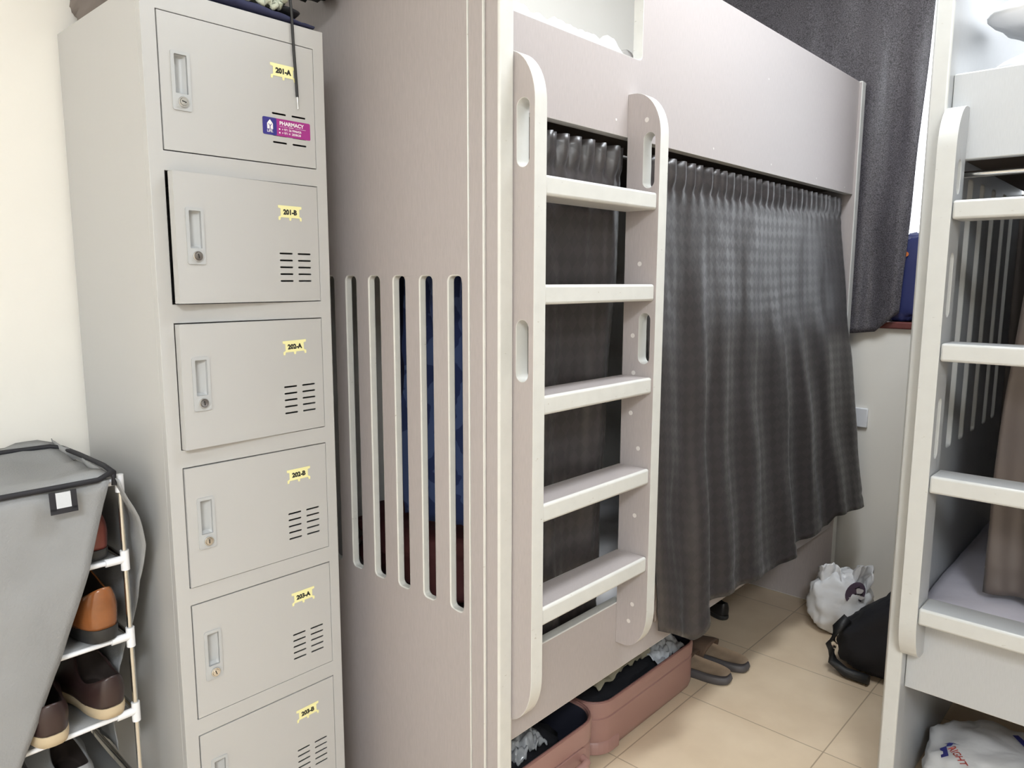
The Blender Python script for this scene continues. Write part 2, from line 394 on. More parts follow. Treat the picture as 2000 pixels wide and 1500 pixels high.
for i, t in enumerate(DT):
    k = MB()
    # door local frame: hinge at y=0, free edge at y=-dw, z 0..dh, front at x=0
    f = lambda u, v, w: (w, u-dw, v)
    vents = []
    for r_ in range(5):
        for c0, c1 in ((.222, .254), (.267, .300)):
            z = .041 + r_*.0143
            vents.append(rounded_rect(c0, z, c1, z+.0036, .0017, 3))
    hole = [rounded_rect(.024, .080, .052, .174, .002, 2)]
    k.plate([(0, 0), (dw, 0), (dw, dh), (0, dh)], vents + hole, -.0012, 0, f, 0, 0)
    k.box((-.017, -dw, 0), (-.0012, -dw+.0012, dh)); k.box((-.017, -.0012, 0), (-.0012, 0, dh))
    k.box((-.017, -dw+.0012, 0), (-.0012, -.0012, .0012)); k.box((-.017, -dw+.0012, dh-.0012), (-.0012, -.0012, dh))
    d = k.build('door', M['locker'], loc_t)
    d.location = (0.0008, DY1-.002, t-DH+.002); d.rotation_euler = (0, 0, math.radians(AJAR[i]))
    d['label'] = 'pale grey locker door marked %s' % CODES[i]
    # recessed pull with its lock plate
    h = MB()
    g2 = lambda u, v, w: (w, u-dw, v)
    h.plate(rounded_rect(.020, .074, .056, .180, .004), [rounded_rect(.0262, .104, .0500, .174, .0015, 2)], -.001, .0022, g2, 0, 0)
    def cup(s, q):   # curved scoop that deepens toward the hinge side
        y = lerp(.0262, .0500, s); z = lerp(.104, .174, q)
        dep = .003 + .010*math.sin(PI*min(1, s*0.9+.05))*(1 if 0.03 < q < .97 else 0.2)
        return (-dep, y-dw, z)
    h.grid(cup, 10, 16, 0)
    h.box((-.016, .0262-dw, .174), (.000, .0500-dw, .1745)); h.box((-.016, .0262-dw, .1035), (.000, .0500-dw, .104))
    h.box((-.016, .0258-dw, .104), (.000, .0262-dw, .174)); h.box((-.016, .0500-dw, .104), (.000, .0504-dw, .174))
    h.build('handle', M['plastic_grey'], d, normals=True)['label'] = 'recessed grey plastic door pull'
    l = MB(); cy, cz = .0385-dw, .0895
    l.lathe([(.0092, 0), (.0098, .0015), (.0098, .0035), (.0088, .0048), (.0072, .0048), (.0068, .0040), (.0066, .0056), (.0, .0058)], (.0022, cy, cz), (1, 0, 0), 28, 0)
    a = LOCKANG[i]
    T = Matrix.Translation((.0081, cy, cz)) @ Matrix.Rotation(a, 4, 'X')
    l.box((-.0003, -.0009, -.0042), (.0003, .0009, .0042), 1, T)
    l.build('lock', [M['chrome'], M['key']], d)['label'] = 'round chrome key lock'
    cd = MB(); w_ = .058
    card = [(0, 0), (w_, 0), (w_, -.005), (w_-.006, -.0065), (w_-.006, -.021), (w_-.0005, -.0235), (w_-.0005, -.030), (w_-.0045, -.030), (w_-.006, -.0245), (w_/2+.003, -.0245), (w_/2+.002, -.030),
            (w_/2-.002, -.030), (w_/2-.003, -.0245), (.006, -.0245), (.0045, -.030), (.0005, -.030), (.0005, -.0235), (.006, -.021), (.006, -.0065), (0, -.005)]
    ca = math.radians(CARDROT[i])*0.5
    def cf(u, v, w): return (w, .222 + u*math.cos(ca) - v*math.sin(ca) - dw, .199 + v*math.cos(ca) + u*math.sin(ca))
    cd.plate(list(reversed(card)), [], .0002, .0008, cf, 0, 0)
    cd.text(CODES[i], .0138, lambda u, v: cf(w_/2+u, -.0178+v, .00095), 1, bold=.06, align='CENTER')
    cd.build('name_card', [M['card'], M['ink']], d, sharp=0)['label'] = 'yellow card reading %s' % CODES[i]
    if i == 0:
        s = MB(); sx, sz, sw, sh = .200, .056, .110, .0345
        sf = lambda u, v, w: (w, sx+u-dw, sz+v)
        s.plate(rounded_rect(0, 0, sw, sh, .003), [], .0002, .0008, sf, 1, 1)
        s.plate([(p[0], p[1]) for p in rounded_rect(0, 0, .031, sh, .003)], [], .0003, .00095, sf, 0, 0)
        fz = lambda u, v: sf(u, v, .0012)
        # house-shaped emblem with a fork of lines, over the word LIFE.
        s.poly([(.0095, .0115), (.0225, .0115), (.0225, .0225), (.016, .0305), (.0095, .0225)], fz, 2)
        fz2 = lambda u, v: sf(u, v, .0014)
        s.poly([(.0152, .0115), (.0168, .0115), (.0168, .0170), (.0200, .0215), (.0190, .0222), (.0160, .0185), (.0130, .0222), (.0120, .0215), (.0152, .0170)], fz2, 0)
        s.text('LIFE.', .0072, lambda u, v: fz(.0158+u, .0052+v), 2, bold=.02, align='CENTER')
        s.text('PHARMACY', .0105, lambda u, v: fz(.0375+u*1.02, .0225+v), 2, bold=.035)
        s.poly([(.0375, .0192), (.0560, .0192), (.0560, .0197), (.0375, .0197)], fz, 2)
        s.text('DELIVERY', .0026, lambda u, v: fz(.0590+u, .0186+v), 2, bold=.02)
        s.poly([(.0740, .0192), (.0990, .0192), (.0990, .0197), (.0740, .0197)], fz, 2)
        s.text('+ 971 56 9946426', .0063, lambda u, v: fz(.0425+u*.98, .0118+v), 2, bold=.02)
        s.text('+ 971 4  2838628', .0063, lambda u, v: fz(.0425+u*.98, .0047+v), 2, bold=.02)
        for zz in (.0140, .0068):
            s.poly([(.0375+.0018*math.cos(q*PI/5), zz+.0018*math.sin(q*PI/5)) for q in range(10)], fz, 2)
        so = s.build('sticker', [M['navy_ink'], M['magenta'], M['white_ink']], d, sharp=0)
        so['label'] = 'purple and navy PHARMACY sticker'

# ------------------------------------------------------------------ things on top of the locker
def blob(name, c, r, m, parent=None, crumple=.15, freq=6, nu=40, nv=22, sq=0.6, seed=0, flat=True, rot=0, shape=None, uvmats=None):
    """soft crumpled body: superellipsoid rings with fold noise, resting on its flat base"""
    k = MB(); cx, cy, cz = c; rx, ry, rz = r
    sgn = lambda v, p: math.copysign(abs(v)**p, v)
    def fn(s, t):
        a = 2*PI*s; b = -PI/2 + PI*t
        x = sgn(math.cos(b), sq)*sgn(math.cos(a), sq); y = sgn(math.cos(b), sq)*sgn(math.sin(a), sq); z = sgn(math.sin(b), sq)
        q = 1 + crumple*fb(x*freq*.3+seed, y*freq*.3, z*freq*.3+seed*2, 4) + crumple*.6*abs(noise.noise(Vector((x*freq*.6+seed, y*freq*.6, z*freq*.5))))
        p = Vector((x*rx*q, y*ry*q, z*rz*q))
        if shape: p = shape(p, s, t)
        if flat: p.z = max(p.z, -rz)
        c_, s_ = math.cos(rot), math.sin(rot)
        return Vector((p.x*c_-p.y*s_, p.x*s_+p.y*c_, p.z))
    k.grid(fn, nu, nv, 0, True, closed_u=True)
    bmesh.ops.remove_doubles(k.bm, verts=k.bm.verts, dist=1e-5)
    o = k.build(name, m, parent, sharp=0)
    o.location = (cx, cy, cz)
    return o
def sheet_fold(name, pts_fn, nu, nv, m, thick, label=None, cat=None, group=None, parent=None, extra=None):
    k = MB(); k.grid(pts_fn, nu, nv, 0, True)
    o = k.build(name, m, parent, solid=thick, sharp=0)
    if label: tag(o, label, cat, group)
    return o

o = blob('cloth_bag', (-1.745, .69, LT+.105), (.118, .090, .105), M['taupe_bag'], crumple=.16, freq=9, sq=.45, seed=3)
tag(o, 'taupe cloth bag on top of the locker against the wall', 'bag')
# folded navy garment along the front edge
def navy(s, t):
    y = lerp(.640, .937, s); fall = sstep(.0, 1., s)
    thick = lerp(.040, .010, s) * (1 + .25*fb(s*6, 3))
    a = 2*PI*t; r = math.copysign(abs(math.cos(a))**.5, math.cos(a)); q = math.copysign(abs(math.sin(a))**.6, math.sin(a))
    return (-1.545 + .118*r + .004*fb(s*9, t*4), y, LT + thick*.5*(1+q) + .0005)
k = MB(); V = k.grid(lambda t, s: navy(s, t), 28, 40, 0, True, closed_u=True); k.cap(V[0]); k.cap(V[-1])
tag(k.build('folded_trousers', M['navy_cloth'], sharp=0), 'flat folded navy garment along the front top edge of the locker', 'clothes')
# rolled black strap end and striped knit scarf
def roll(name, y0, y1, x0, x1, zc, rr, m, seed=0, squash=.7, tilt=0):
    k = MB()
    def fn(t, s):
        a = 2*PI*t; y = lerp(y0, y1, s)
        e_ = min(1, 1.02*math.sqrt(max(0, 1-(2*s-1)**8)))
        c = (x0+x1)/2; hx = (x1-x0)/2
        return (c + hx*math.cos(a)*(.75+.25*e_), y, zc + tilt*(s-.5) + rr*squash*math.sin(a)*e_*(1+.12*fb(s*8+seed, t*5)))
    V = k.grid(fn, 24, 26, 0, True, closed_u=True); k.cap(V[0]); k.cap(V[-1])
    return k.build(name, m, sharp=0)
tag(roll('belt_roll', .80, .918, -1.56, -1.44, LT+.034, .020, M['black_cloth'], 5, .62, -.006), 'rolled black belt end poking out above the navy garment on the locker', 'belt')
sc_ = empty('scarf', (0, 0, 0), 0, 'folded dark green knit scarf with pale fringed edges on top of the locker', 'scarf')
def scarf(s, t):   # U-shaped fold, bend at the right
    y = .645 + .225*math.sin(PI*min(1, s*1.0)) ** .55 if s < .999 else .645
    z = lerp(LT+.040, LT+.088, sstep(.25, .75, s)) - .012*(y-.645)/.22
    return (lerp(-1.62, -1.435, t) + .006*fb(s*7, t*5), y, z + .005*fb(s*9, t*6+4))
k = MB(); k.grid(scarf, 40, 10, 0, True); k.build('knit_body', M['knit'], sc_, solid=.016, sharp=0)
k = MB(); k.tube([Vector(scarf(i/60, 1.0)) + Vector((.006*math.sin(i*2.1), 0, .007*math.sin(i*1.3))) for i in range(61)], .0065, 7)
k.build('fringe', M['fringe'], sc_, sharp=0)['label'] = 'pale woolly edging'
o = blob('black_jacket', (-1.565, .92, LT+.205), (.085, .145, .085), M['black_cloth'], crumple=.2, freq=8, sq=.5, seed=9)
tag(o, 'black garment heaped behind the scarf on the locker', 'clothes')
cord = empty('drawstring', (0, 0, 0), 0, 'thin black drawstring with metal tip hanging down over locker door 201-A', 'cord')
pth = [(-1.50, .872, LT+.118), (-1.455, .876, LT+.112), (-1.428, .879, LT+.075), (-1.4255, .8815, LT+.02), (-1.4255, .8835, LT-.05), (-1.4255, .886, LT-.10), (-1.4255, .888, 1.807)]
k = MB(); k.tube(pth, .0030, 10); k.build('cord', M['black_nylon'], cord)
k = MB(); k.tube([(-1.4255, .888, 1.808), (-1.4255, .8885, 1.795), (-1.4255, .889, 1.783)], .0022, 10, rfn=lambda t: 1-.45*t); k.build('cord_tip', M['chrome'], cord)['label'] = 'metal cord tip'

# ------------------------------------------------------------------ bunk beds
def pill(u0, v0, u1, v1, n=8):
    r = (u1-u0)/2; return rounded_rect(u0, v0, u1, v1, r*.999, n)
def bunk(loc, rz, P, face, edge, label):
    t = empty('bunk_bed', loc, rz, label, 'bunk bed')
    L, D, H = P['L'], P['D'], P['H']; PT = P['PT']; pf = P['post_front']
    # near end: inner board with an outer skin, the vent slots cut through both
    skin0 = -pf + P['step']
    k = MB(); k.plate([(-pf, 0), (skin0+.042, 0), (skin0+.042, H), (-pf, H)], [], 0, PT, lambda u, v, w: (w, u, v), 0, 1)
    k.build('corner_post', [face, edge], t, bevel=.005, bevel_mat=1, seg=3)
    sl2 = [rounded_rect(c-P['sw']/2-.0005, P['sz'][0]-.0005, c+P['sw']/2+.0005, P['sz'][1]+.0005, .012, 4) for c in P['slots']]
    k = MB(); k.plate([(skin0+.043, 0), (D, 0), (D, H-.005), (skin0+.043, H-.005)], sl2, -.0085, P['panel_in'], lambda u, v, w: (w, u, v), 0, 1)
    k.build('end_panel', [face, edge], t, bevel=.0025, bevel_mat=1)
    k = MB(); k.plate([(skin0, 0), (skin0+.0415, 0), (skin0+.0415, H-.005), (skin0, H-.005)], [], -.0085, -.0005, lambda u, v, w: (w, u, v), 0, 1)
    k.build('end_stile', [face, edge], t, bevel=.0022, bevel_mat=1)
    k = MB(); k.plate([(-P['far_front'], 0), (D, 0), (D, H), (-P['far_front'], H)], [], L-PT, L, lambda u, v, w: (w, u, v), 0, 1)
    k.build('end_panel', [face, edge], t, bevel=.005, bevel_mat=1, seg=3)
    f2 = lambda u, v, w: (u, w, v)
    k = MB(); k.plate([(PT+.001, P['rail'][0]), (L-PT-.001, P['rail'][0]), (L-PT-.001, P['rail'][1]), (PT+.001, P['rail'][1])], [], 0, .028, f2, 0, 1)
    k.build('side_rail', [face, edge], t, bevel=.0025, bevel_mat=1)
    z0, zn, z1, un = P['guard']
    pts = [(PT+.001, z0), (L-PT-.001, z0), (L-PT-.001, z1), (un, z1)]
    rr = .014
    pts += [(un, zn+rr)] + [(un-rr+rr*math.cos(-a), zn+rr+rr*math.sin(-a)) for a in (PI/8, PI/4, 3*PI/8)] + [(un-rr, zn)] + [(PT+.001, zn)]
    k = MB(); k.plate(pts, [], 0, .028, f2, 0, 1)
    for u in P.get('plugs', []):
        k.lathe([(.0035, -.0004), (.0035, .001)], (u[0], 0, u[1]), (0, 1, 0), 10, 2)
    k.build('guard_board', [face, edge, M['filler']], t, bevel=.0028, bevel_mat=1)
    for zz in (P['rail'][0]+.03, P['deck2']):
        k = MB(); k.box((PT+.001, .029, zz), (L-PT-.001, D-.002, zz+.018)); k.build('deck', M['slat_wood'], t)
    k = MB(); k.box((PT+.001, D-.02, P['rail'][0]), (L-PT-.001, D-.001, P['rail'][0]+.03)); k.build('wall_rail', [face], t)
    # ladder: two upright boards with hand slots and flat treads
    la, lb, lt, dep = P['lad']; ltk = P['lad_t']
    prof = []
    n = 12
    for i in range(n+1):
        a = PI/2*i/n; prof.append((-dep + .080 - .080*math.sin(a) if False else -dep + .078*(1-math.sin(a)**1.0), lt - .105*(1-math.cos(a))))
    top = [(-.0005, lt)] + [(-dep+.078*(1-math.sin(PI/2*i/n)), lt-.105*(1-math.cos(PI/2*i/n))) for i in range(n+1)]
    bot = [(-dep+.070*(1-math.cos(PI/2*i/n)), P['lad_b']+.11*(1-math.sin(PI/2*i/n))) for i in range(n+1)] + [(-.0005, P['lad_b'])]
    outl = top + bot
    for j, u0 in enumerate((la, lb)):
        k = MB()
        hs = [pill(-P['hx']-.0165, a, -P['hx']+.0165, b) for a, b in P['holes']]
        k.plate(list(reversed(outl)), hs, u0, u0+ltk, lambda u, v, w: (w, u, v), 0, 1)
        if j == 1:
            for yy, zz in P.get('dots', []):
                k.lathe([(.006, -.0004), (.006, .0005)], (u0, yy, zz), (1, 0, 0), 12, 2)
        o_ = k.build('ladder_rail', [face, edge, M['filler']], t, bevel=.0055, bevel_mat=1, seg=3)
    for z in P['rungs']:
        k = MB(); k.box((la+ltk+.0005, -dep+.004, z-P['rt']), (lb-.0005, -dep+.004+P['rd'], z)); bmf = k
        for f in bmf.bm.faces:
            f.material_index = 0 if abs(f.calc_center_median().z - z) < 1e-4 else 1
        k.build('rung', [face, edge], t, bevel=.006, bevel_mat=1, seg=3)
    return t
P1 = dict(L=2.19, D=.797, H=2.225, PT=.043, post_front=.041, step=.0365, far_front=.012, panel_in=.011, sw=.041,
          slots=[.081+.093*i for i in range(8)], sz=(.693, 1.437), rail=(.365, .565), guard=(1.78, 1.972, 2.222, .563), deck2=1.800,
          lad=(.043+.001, .505, 1.882, .095), lad_t=.037, lad_b=.452, hx=.064, holes=[(1.653, 1.785), (1.22, 1.348)],
          rungs=[1.640, 1.420, 1.188, .953, .718], rt=.041, rd=.094,
          dots=[(-.055, 1.815), (-.075, 1.62), (-.045, 1.47), (-.080, 1.385), (-.03, 1.29), (-.03, 1.09), (-.055, 1.00), (-.05, .82), (-.05, .575), (-.04, .525), (-.035, 1.195)],
          plugs=[(.455, 1.815), (.66, 1.81), (.95, 1.81), (1.35, 1.81), (1.75, 1.805), (2.05, 1.80), (1.30, 2.07)])
BED1 = (-1.076, 1.091, 0)
bunk(BED1, PI/2, P1, M['mauve'], M['edge'], 'mauve wooden bunk bed beside the locker, with slotted end panel and five-step ladder')
P2 = dict(L=2.15, D=1.09, H=2.33, PT=.038, post_front=.040, step=.030, far_front=.012, panel_in=.030, sw=.058,
          slots=[.158, .308, .458, .618, .788, .93], sz=(.965, 1.70), rail=(.368, .575), guard=(1.713, 1.912, 2.20, .56), deck2=1.735,
          lad=(.037, .47, 1.832, .095), lad_t=.040, lad_b=.475, hx=.050, holes=[(1.63, 1.708), (1.345, 1.495), (1.00, 1.15)],
          rungs=[1.613, 1.285, .965, .628], rt=.043, rd=.09)
BED2 = (-.507, 2.05, 0)
bunk(BED2, 0, P2, M['grey_lam'], M['grey_edge'], 'pale grey wooden bunk bed at right with four-step ladder, in front of the window wall')

# ------------------------------------------------------------------ mattresses
def mattress(name, a, b, m, label, amp=.006, seed=0, puff=.02, cat='mattress'):
    x0, y0, z0 = a; x1, y1, z1 = b
    k = MB()
    def top(s, t):
        x = lerp(x0, x1, s); y = lerp(y0, y1, t)
        ed = min(s, 1-s)*(x1-x0); ed2 = min(t, 1-t)*(y1-y0); e_ = min(ed, ed2)
        z = z1 - puff*math.exp(-e_/.025) + amp*fb(x*7+seed, y*7) + amp*.7*abs(fb(x*16+seed, y*5))
        return (x, y, z)
    nx = max(12, int((x1-x0)*36)); ny = max(12, int((y1-y0)*36))
    V = k.grid(top, nx, ny, 0, True)
    ring = [V[0][i] for i in range(nx+1)] + [V[j][nx] for j in range(1, ny+1)] + [V[ny][i] for i in range(nx-1, -1, -1)] + [V[j][0] for j in range(ny-1, 0, -1)]
    low = [k.bm.verts.new((v.co.x, v.co.y, z0)) for v in ring]; n = len(ring)
    for i in range(n): k.face([ring[i], ring[(i+1) % n], low[(i+1) % n], low[i]], 0, True)
    k.face(low)
    return tag(k.build(name, m, sharp=0), label, cat)
mattress('mattress', (-1.863, 1.140, .4135), (-1.140, 3.228, .590), M['sheet'], 'white sheeted lower mattress inside the mauve bunk behind the slots', seed=2)
mattress('mattress', (-1.863, 1.140, 1.8185), (-1.112, 3.228, 1.985), M['sheet'], 'white rumpled upper mattress of the mauve bunk above its notch', amp=.012, seed=5, puff=.012)
mattress('mattress', (-.464, 2.085, .4165), (1.58, 3.10, .600), M['lilac_sheet'], 'pale lilac sheeted lower mattress seen through the ladder of the grey bunk', seed=8)
mattress('mattress', (-.464, 2.085, 1.7535), (1.58, 3.10, 1.890), M['sheet'], 'white upper mattress of the grey bunk under the pillows', seed=11)
# rumpled white sheet edge showing over the upper board of the mauve bunk
def rump(s, t):
    y = lerp(1.140, 1.70, s); a = t
    x = lerp(-1.117, -1.30, t)
    z = 1.985 + .034*sstep(0, .25, t) + .024*abs(fb(y*9, t*3)) + .012*fb(y*23, t*5+2) - .022*(1-sstep(0, .2, t))
    return (x, y, z)
sheet_fold('bed_sheet', rump, 60, 16, M['pillow'], .004, 'crumpled white bed sheet bulging over the notch of the mauve bunk', 'sheet')

def pillow(name, c, r, m, label, rot=(0, 0, 0), seed=0, group=None):
    k = MB(); rx, ry, rz = r
    def fn(s, t):
        a = 2*PI*s; b = -PI/2+PI*t
        cx = math.copysign(abs(math.cos(a))**.55, math.cos(a)); sy = math.copysign(abs(math.sin(a))**.55, math.sin(a))
        rad = math.cos(b)**.8
        q = 1 + .05*fb(cx*rad*2+seed, sy*rad*2, b)
        z = math.sin(b)*rz*(1-.55*max(abs(cx*rad), abs(sy*rad))**2.5) + .008*fb(cx*rad*4+seed, sy*rad*4)
        return (rx*cx*rad*q, ry*sy*rad*q, z)
    k.grid(fn, 44, 24, 0, True, closed_u=True)
    bmesh.ops.remove_doubles(k.bm, verts=k.bm.verts, dist=1e-5)
    o = k.build(name, m, sharp=0); o.location = c; o.rotation_euler = rot
    return tag(o, label, 'pillow', group)
pillow('pillow', (-.105, 2.37, 1.947), (.33, .23, .054), M['pillow'], 'white pillow lying flat on the upper grey bunk, under the plumper one', (0, 0, .05), 1)
pillow('pillow', (-.120, 2.36, 2.076), (.335, .24, .068), M['pillow'], 'plump white pillow on top of the pile on the upper grey bunk', (.03, .03, -.03), 4)
pillow('pillow', (-.06, 2.42, 2.215), (.30, .22, .062), M['lilac_sheet'], 'lilac white bundled bedding at the very top of the grey bunk', (-.02, -.02, .06), 7)

# ------------------------------------------------------------------ curtains
def curtain(name, top_pts, hem_pts, edgefn, m, label, cat='curtain', nu=160, nv=70, gather=60, amp=.010, folds=9, famp=.02, seed=0, head=.05, width=1.5, height=1.3, outn=(1, 0, 0)):
    """gathered cloth: header ruffle, falling folds that widen downwards; top/hem lists give (s, x, y, z)"""
    N = Vector(outn)
    k = MB()
    def fn(s, t):
        T = Vector(interp(top_pts, s)); Hm = Vector(interp(hem_pts, s))
        e_ = edgefn(s, t) if edgefn else t
        p = T.lerp(Hm, t); 
        xy = T.lerp(Hm, e_); p.x, p.y = xy.x, xy.y
        tt = sstep(.035, .085, t)
        ph = 2*PI*gather*s + 2.5*fb(s*13+seed, 1)
        d = amp*(1-tt*.97)*math.sin(ph)
        if t < .030: d *= 1.25
        fo = s*folds + .5*fb(s*3+seed, t*.8) + .10*fb(s*2, t*2+seed)
        w = math.sin(2*PI*fo); w = math.copysign(abs(w)**.8, w)
        d += famp*sstep(.04, .7, t)*w*(.6+.5*fb(s*5+seed, 7)) + .0015*tt*fb(s*16+seed, t*9) + .012*tt*fb(s*5+seed, t*3+3, 0, 2)
        if .055 < t < .068: d -= .004      # rod pocket stitch line
        if .950 < t < .962: d -= .003      # hem stitch line
        return p + N*d
    k.grid(fn, nu, nv, 0, True, su=width, sv=height)
    return tag(k.build(name, m, solid=.0022, sharp=0), label, cat)
# right-hand curtain of the mauve bunk, hung outside the rail and swinging into the aisle
topA = [(0, -1.090, 1.69, 1.758), (1, -1.094, 3.165, 1.758)]
hemA = [(0, -1.030, 1.752, .44), (.07, -1.025, 1.80, .42), (.16, -1.000, 1.90, .365), (.22, -.995, 1.985, .395), (.235, -1.030, 2.05, .430), (.50, -1.02, 2.51, .402), (.58, -1.005, 2.65, .415), (.60, -1.02, 2.66, .435), (.80, -.985, 2.95, .465), (.82, -.975, 2.98, .500), (1, -.945, 3.22, .49)]
cA = curtain('bed_curtain', topA, hemA, lambda s, t: t**1.25, M['satin'], 'wide charcoal satin curtain closing the lower mauve bunk right of its ladder', gather=30, folds=7.5, famp=.016, amp=.007, seed=1, width=1.6, height=1.35)
# left piece behind the ladder, tucked inside the rail
topB = [(0, -1.094, 1.150, 1.758), (1, -1.094, 1.605, 1.758)]
hemB = [(0, -1.124, 1.150, .515), (1, -1.124, 1.560, .515)]
curtain('bed_curtain', topB, hemB, None, M['satin'], 'narrow charcoal satin curtain behind the ladder of the mauve bunk', gather=9, folds=2.3, famp=.013, amp=.010, seed=4, nu=70, width=.5, height=1.2)
rod = MB(); rod.tube([(-1.112, 1.136, 1.742), (-1.112, 3.234, 1.742)], .005, 10)
tag(rod.build('curtain_rod', M['chrome']), 'thin curtain rod under the upper board of the mauve bunk', 'rod')
rod = MB(); rod.tube([(-.466, 2.105, 1.685), (1.60, 2.105, 1.685)], .008, 12)
tag(rod.build('curtain_rod', M['chrome']), 'chrome curtain rod under the upper board of the grey bunk', 'rod')
# grey bunk: curtain pushed to the right, bunched low
topC = [(0, -.285, 2.108, 1.700), (1, 1.50, 2.108, 1.700)]
hemC = [(0, -.335, 2.20, .625), (.2, -.05, 2.17, .640), (1, 1.48, 2.16, .63)]
cC = curtain('bed_curtain', topC, hemC, lambda s, t: sstep(0, .75, t), M['satin_brown'], 'dark brown satin curtain bunched aside behind the steps of the grey bunk', gather=36, folds=11, famp=.022, seed=6, nu=170, width=1.6, height=1.1, outn=(0, -1, 0))
k = MB(); k.box((0, 0, 0), (.030, .0015, .018)); tg = k.build('care_label', M['white_ink'], cC); tg.location = (-.338, 2.196, .69); tg.rotation_euler = (0, .5, .2)
tg['label'] = 'small white care label'
# cloth closing the rear of the lower grey bunk
topD = [(0, -.514, 3.168, 1.73), (1, 1.58, 3.16, 1.73)]; hemD = [(0, -.514, 3.168, .62), (1, 1.58, 3.16, .62)]
curtain('back_curtain', topD, hemD, None, M['satin_brown'], 'dark cloth closing the far side of the lower grey bunk', gather=30, folds=9, famp=.012, seed=16, nu=120, width=1.6, height=1.1, outn=(0, -1, 0))
# window curtain
topW = [(0, -1.86, 3.318, 2.90), (1, -.822, 3.318, 2.90)]
hemW = [(0, -1.86, 3.318, 1.214), (.78, -1.07, 3.318, 1.208), (.88, -.98, 3.318, 1.218), (.93, -.93, 3.318, 1.262), (1, -.890, 3.318, 1.30)]
curtain('window_curtain', topW, hemW, None, M['window_cloth'], 'dark grey glittery blackout curtain over the window', gather=26, folds=6.5, famp=.014, amp=.006, seed=9, nu=140, width=1.0, height=1.4, outn=(0, -1, 0))
rod = MB(); rod.tube([(-1.868, 3.335, 2.875), (1.0, 3.335, 2.875)], .009, 12)
tag(rod.build('curtain_rod', M['chrome']), 'metal rod carrying the window curtain', 'rod')
wb = blob('navy_bag', (-.865, 3.385, WZ0+.176), (.085, .030, .175), M['navy_bag'], crumple=.14, freq=8, sq=.5, seed=21)
tag(wb, 'navy blue nylon bag standing on the window sill beside the curtain', 'bag')
k = MB(); k.lathe([(.010, 0), (.010, .002)], (0, 0, 0), (0, -1, 0), 12); bd = k.build('badge', M['orange'], wb); bd.location = (-.022, -.034, .10); bd['label'] = 'tiny orange badge'
k = MB(); k.box((-1.078, YF-.014, .80), (-.990, YF-.0005, .885)); so = k.build('wall_socket', M['white_plastic'], bevel=.004); tag(so, 'white wall socket plate just right of the bunk curtain', 'socket')

# ------------------------------------------------------------------ inside the lower mauve bunk
def hanging(name, y0, y1, x0, x1, z0, z1, m, label, seed, cat='clothes'):
    def fn(s, t):
        z = lerp(z1, z0 + .10*fb(s*3+seed, 2), t); 
        wd = .55 + .45*sstep(0, .25, t)
        xc = (x0+x1)/2 + (s-.5)*(x1-x0)*wd
        return (xc, (y0+y1)/2 + .035*math.sin(2*PI*(s*3.2+.4*fb(t*2, seed))) + .02*fb(s*5+seed, t*4), z)
    return sheet_fold(name, fn, 50, 40, m, .004, label, cat)
hanging('shirt', 1.20, 1.28, -1.53, -1.20, .80, 1.735, M['blue_print'], 'blue printed shirt hanging nearest the front, behind the slots of the mauve bunk', 3)
hanging('shirt', 1.33, 1.43, -1.74, -1.45, .86, 1.735, M['navy_cloth'], 'plain navy shirt hanging behind the printed one inside the mauve bunk', 8)
o = blob('blanket', (-1.50, 1.45, .61+.075), (.30, .26, .085), M['maroon'], crumple=.2, freq=6, sq=.6, seed=13); tag(o, 'folded maroon blanket on the lower mattress behind the slots', 'blanket')
def overhang(a_, t):
    z = .585 - .135*t; y = lerp(1.775, 1.885, a_)
    return (-1.0715 + .008*math.sin(a_*7+1) - .05*(1-sstep(0, .16, t)), y + .006*fb(a_*3, t*3), z + .012*math.sin(PI*a_))
sheet_fold('blanket', overhang, 20, 20, M['beige_cloth'], .006, 'beige blanket corner hanging over the rail between ladder and charcoal curtain', 'blanket')

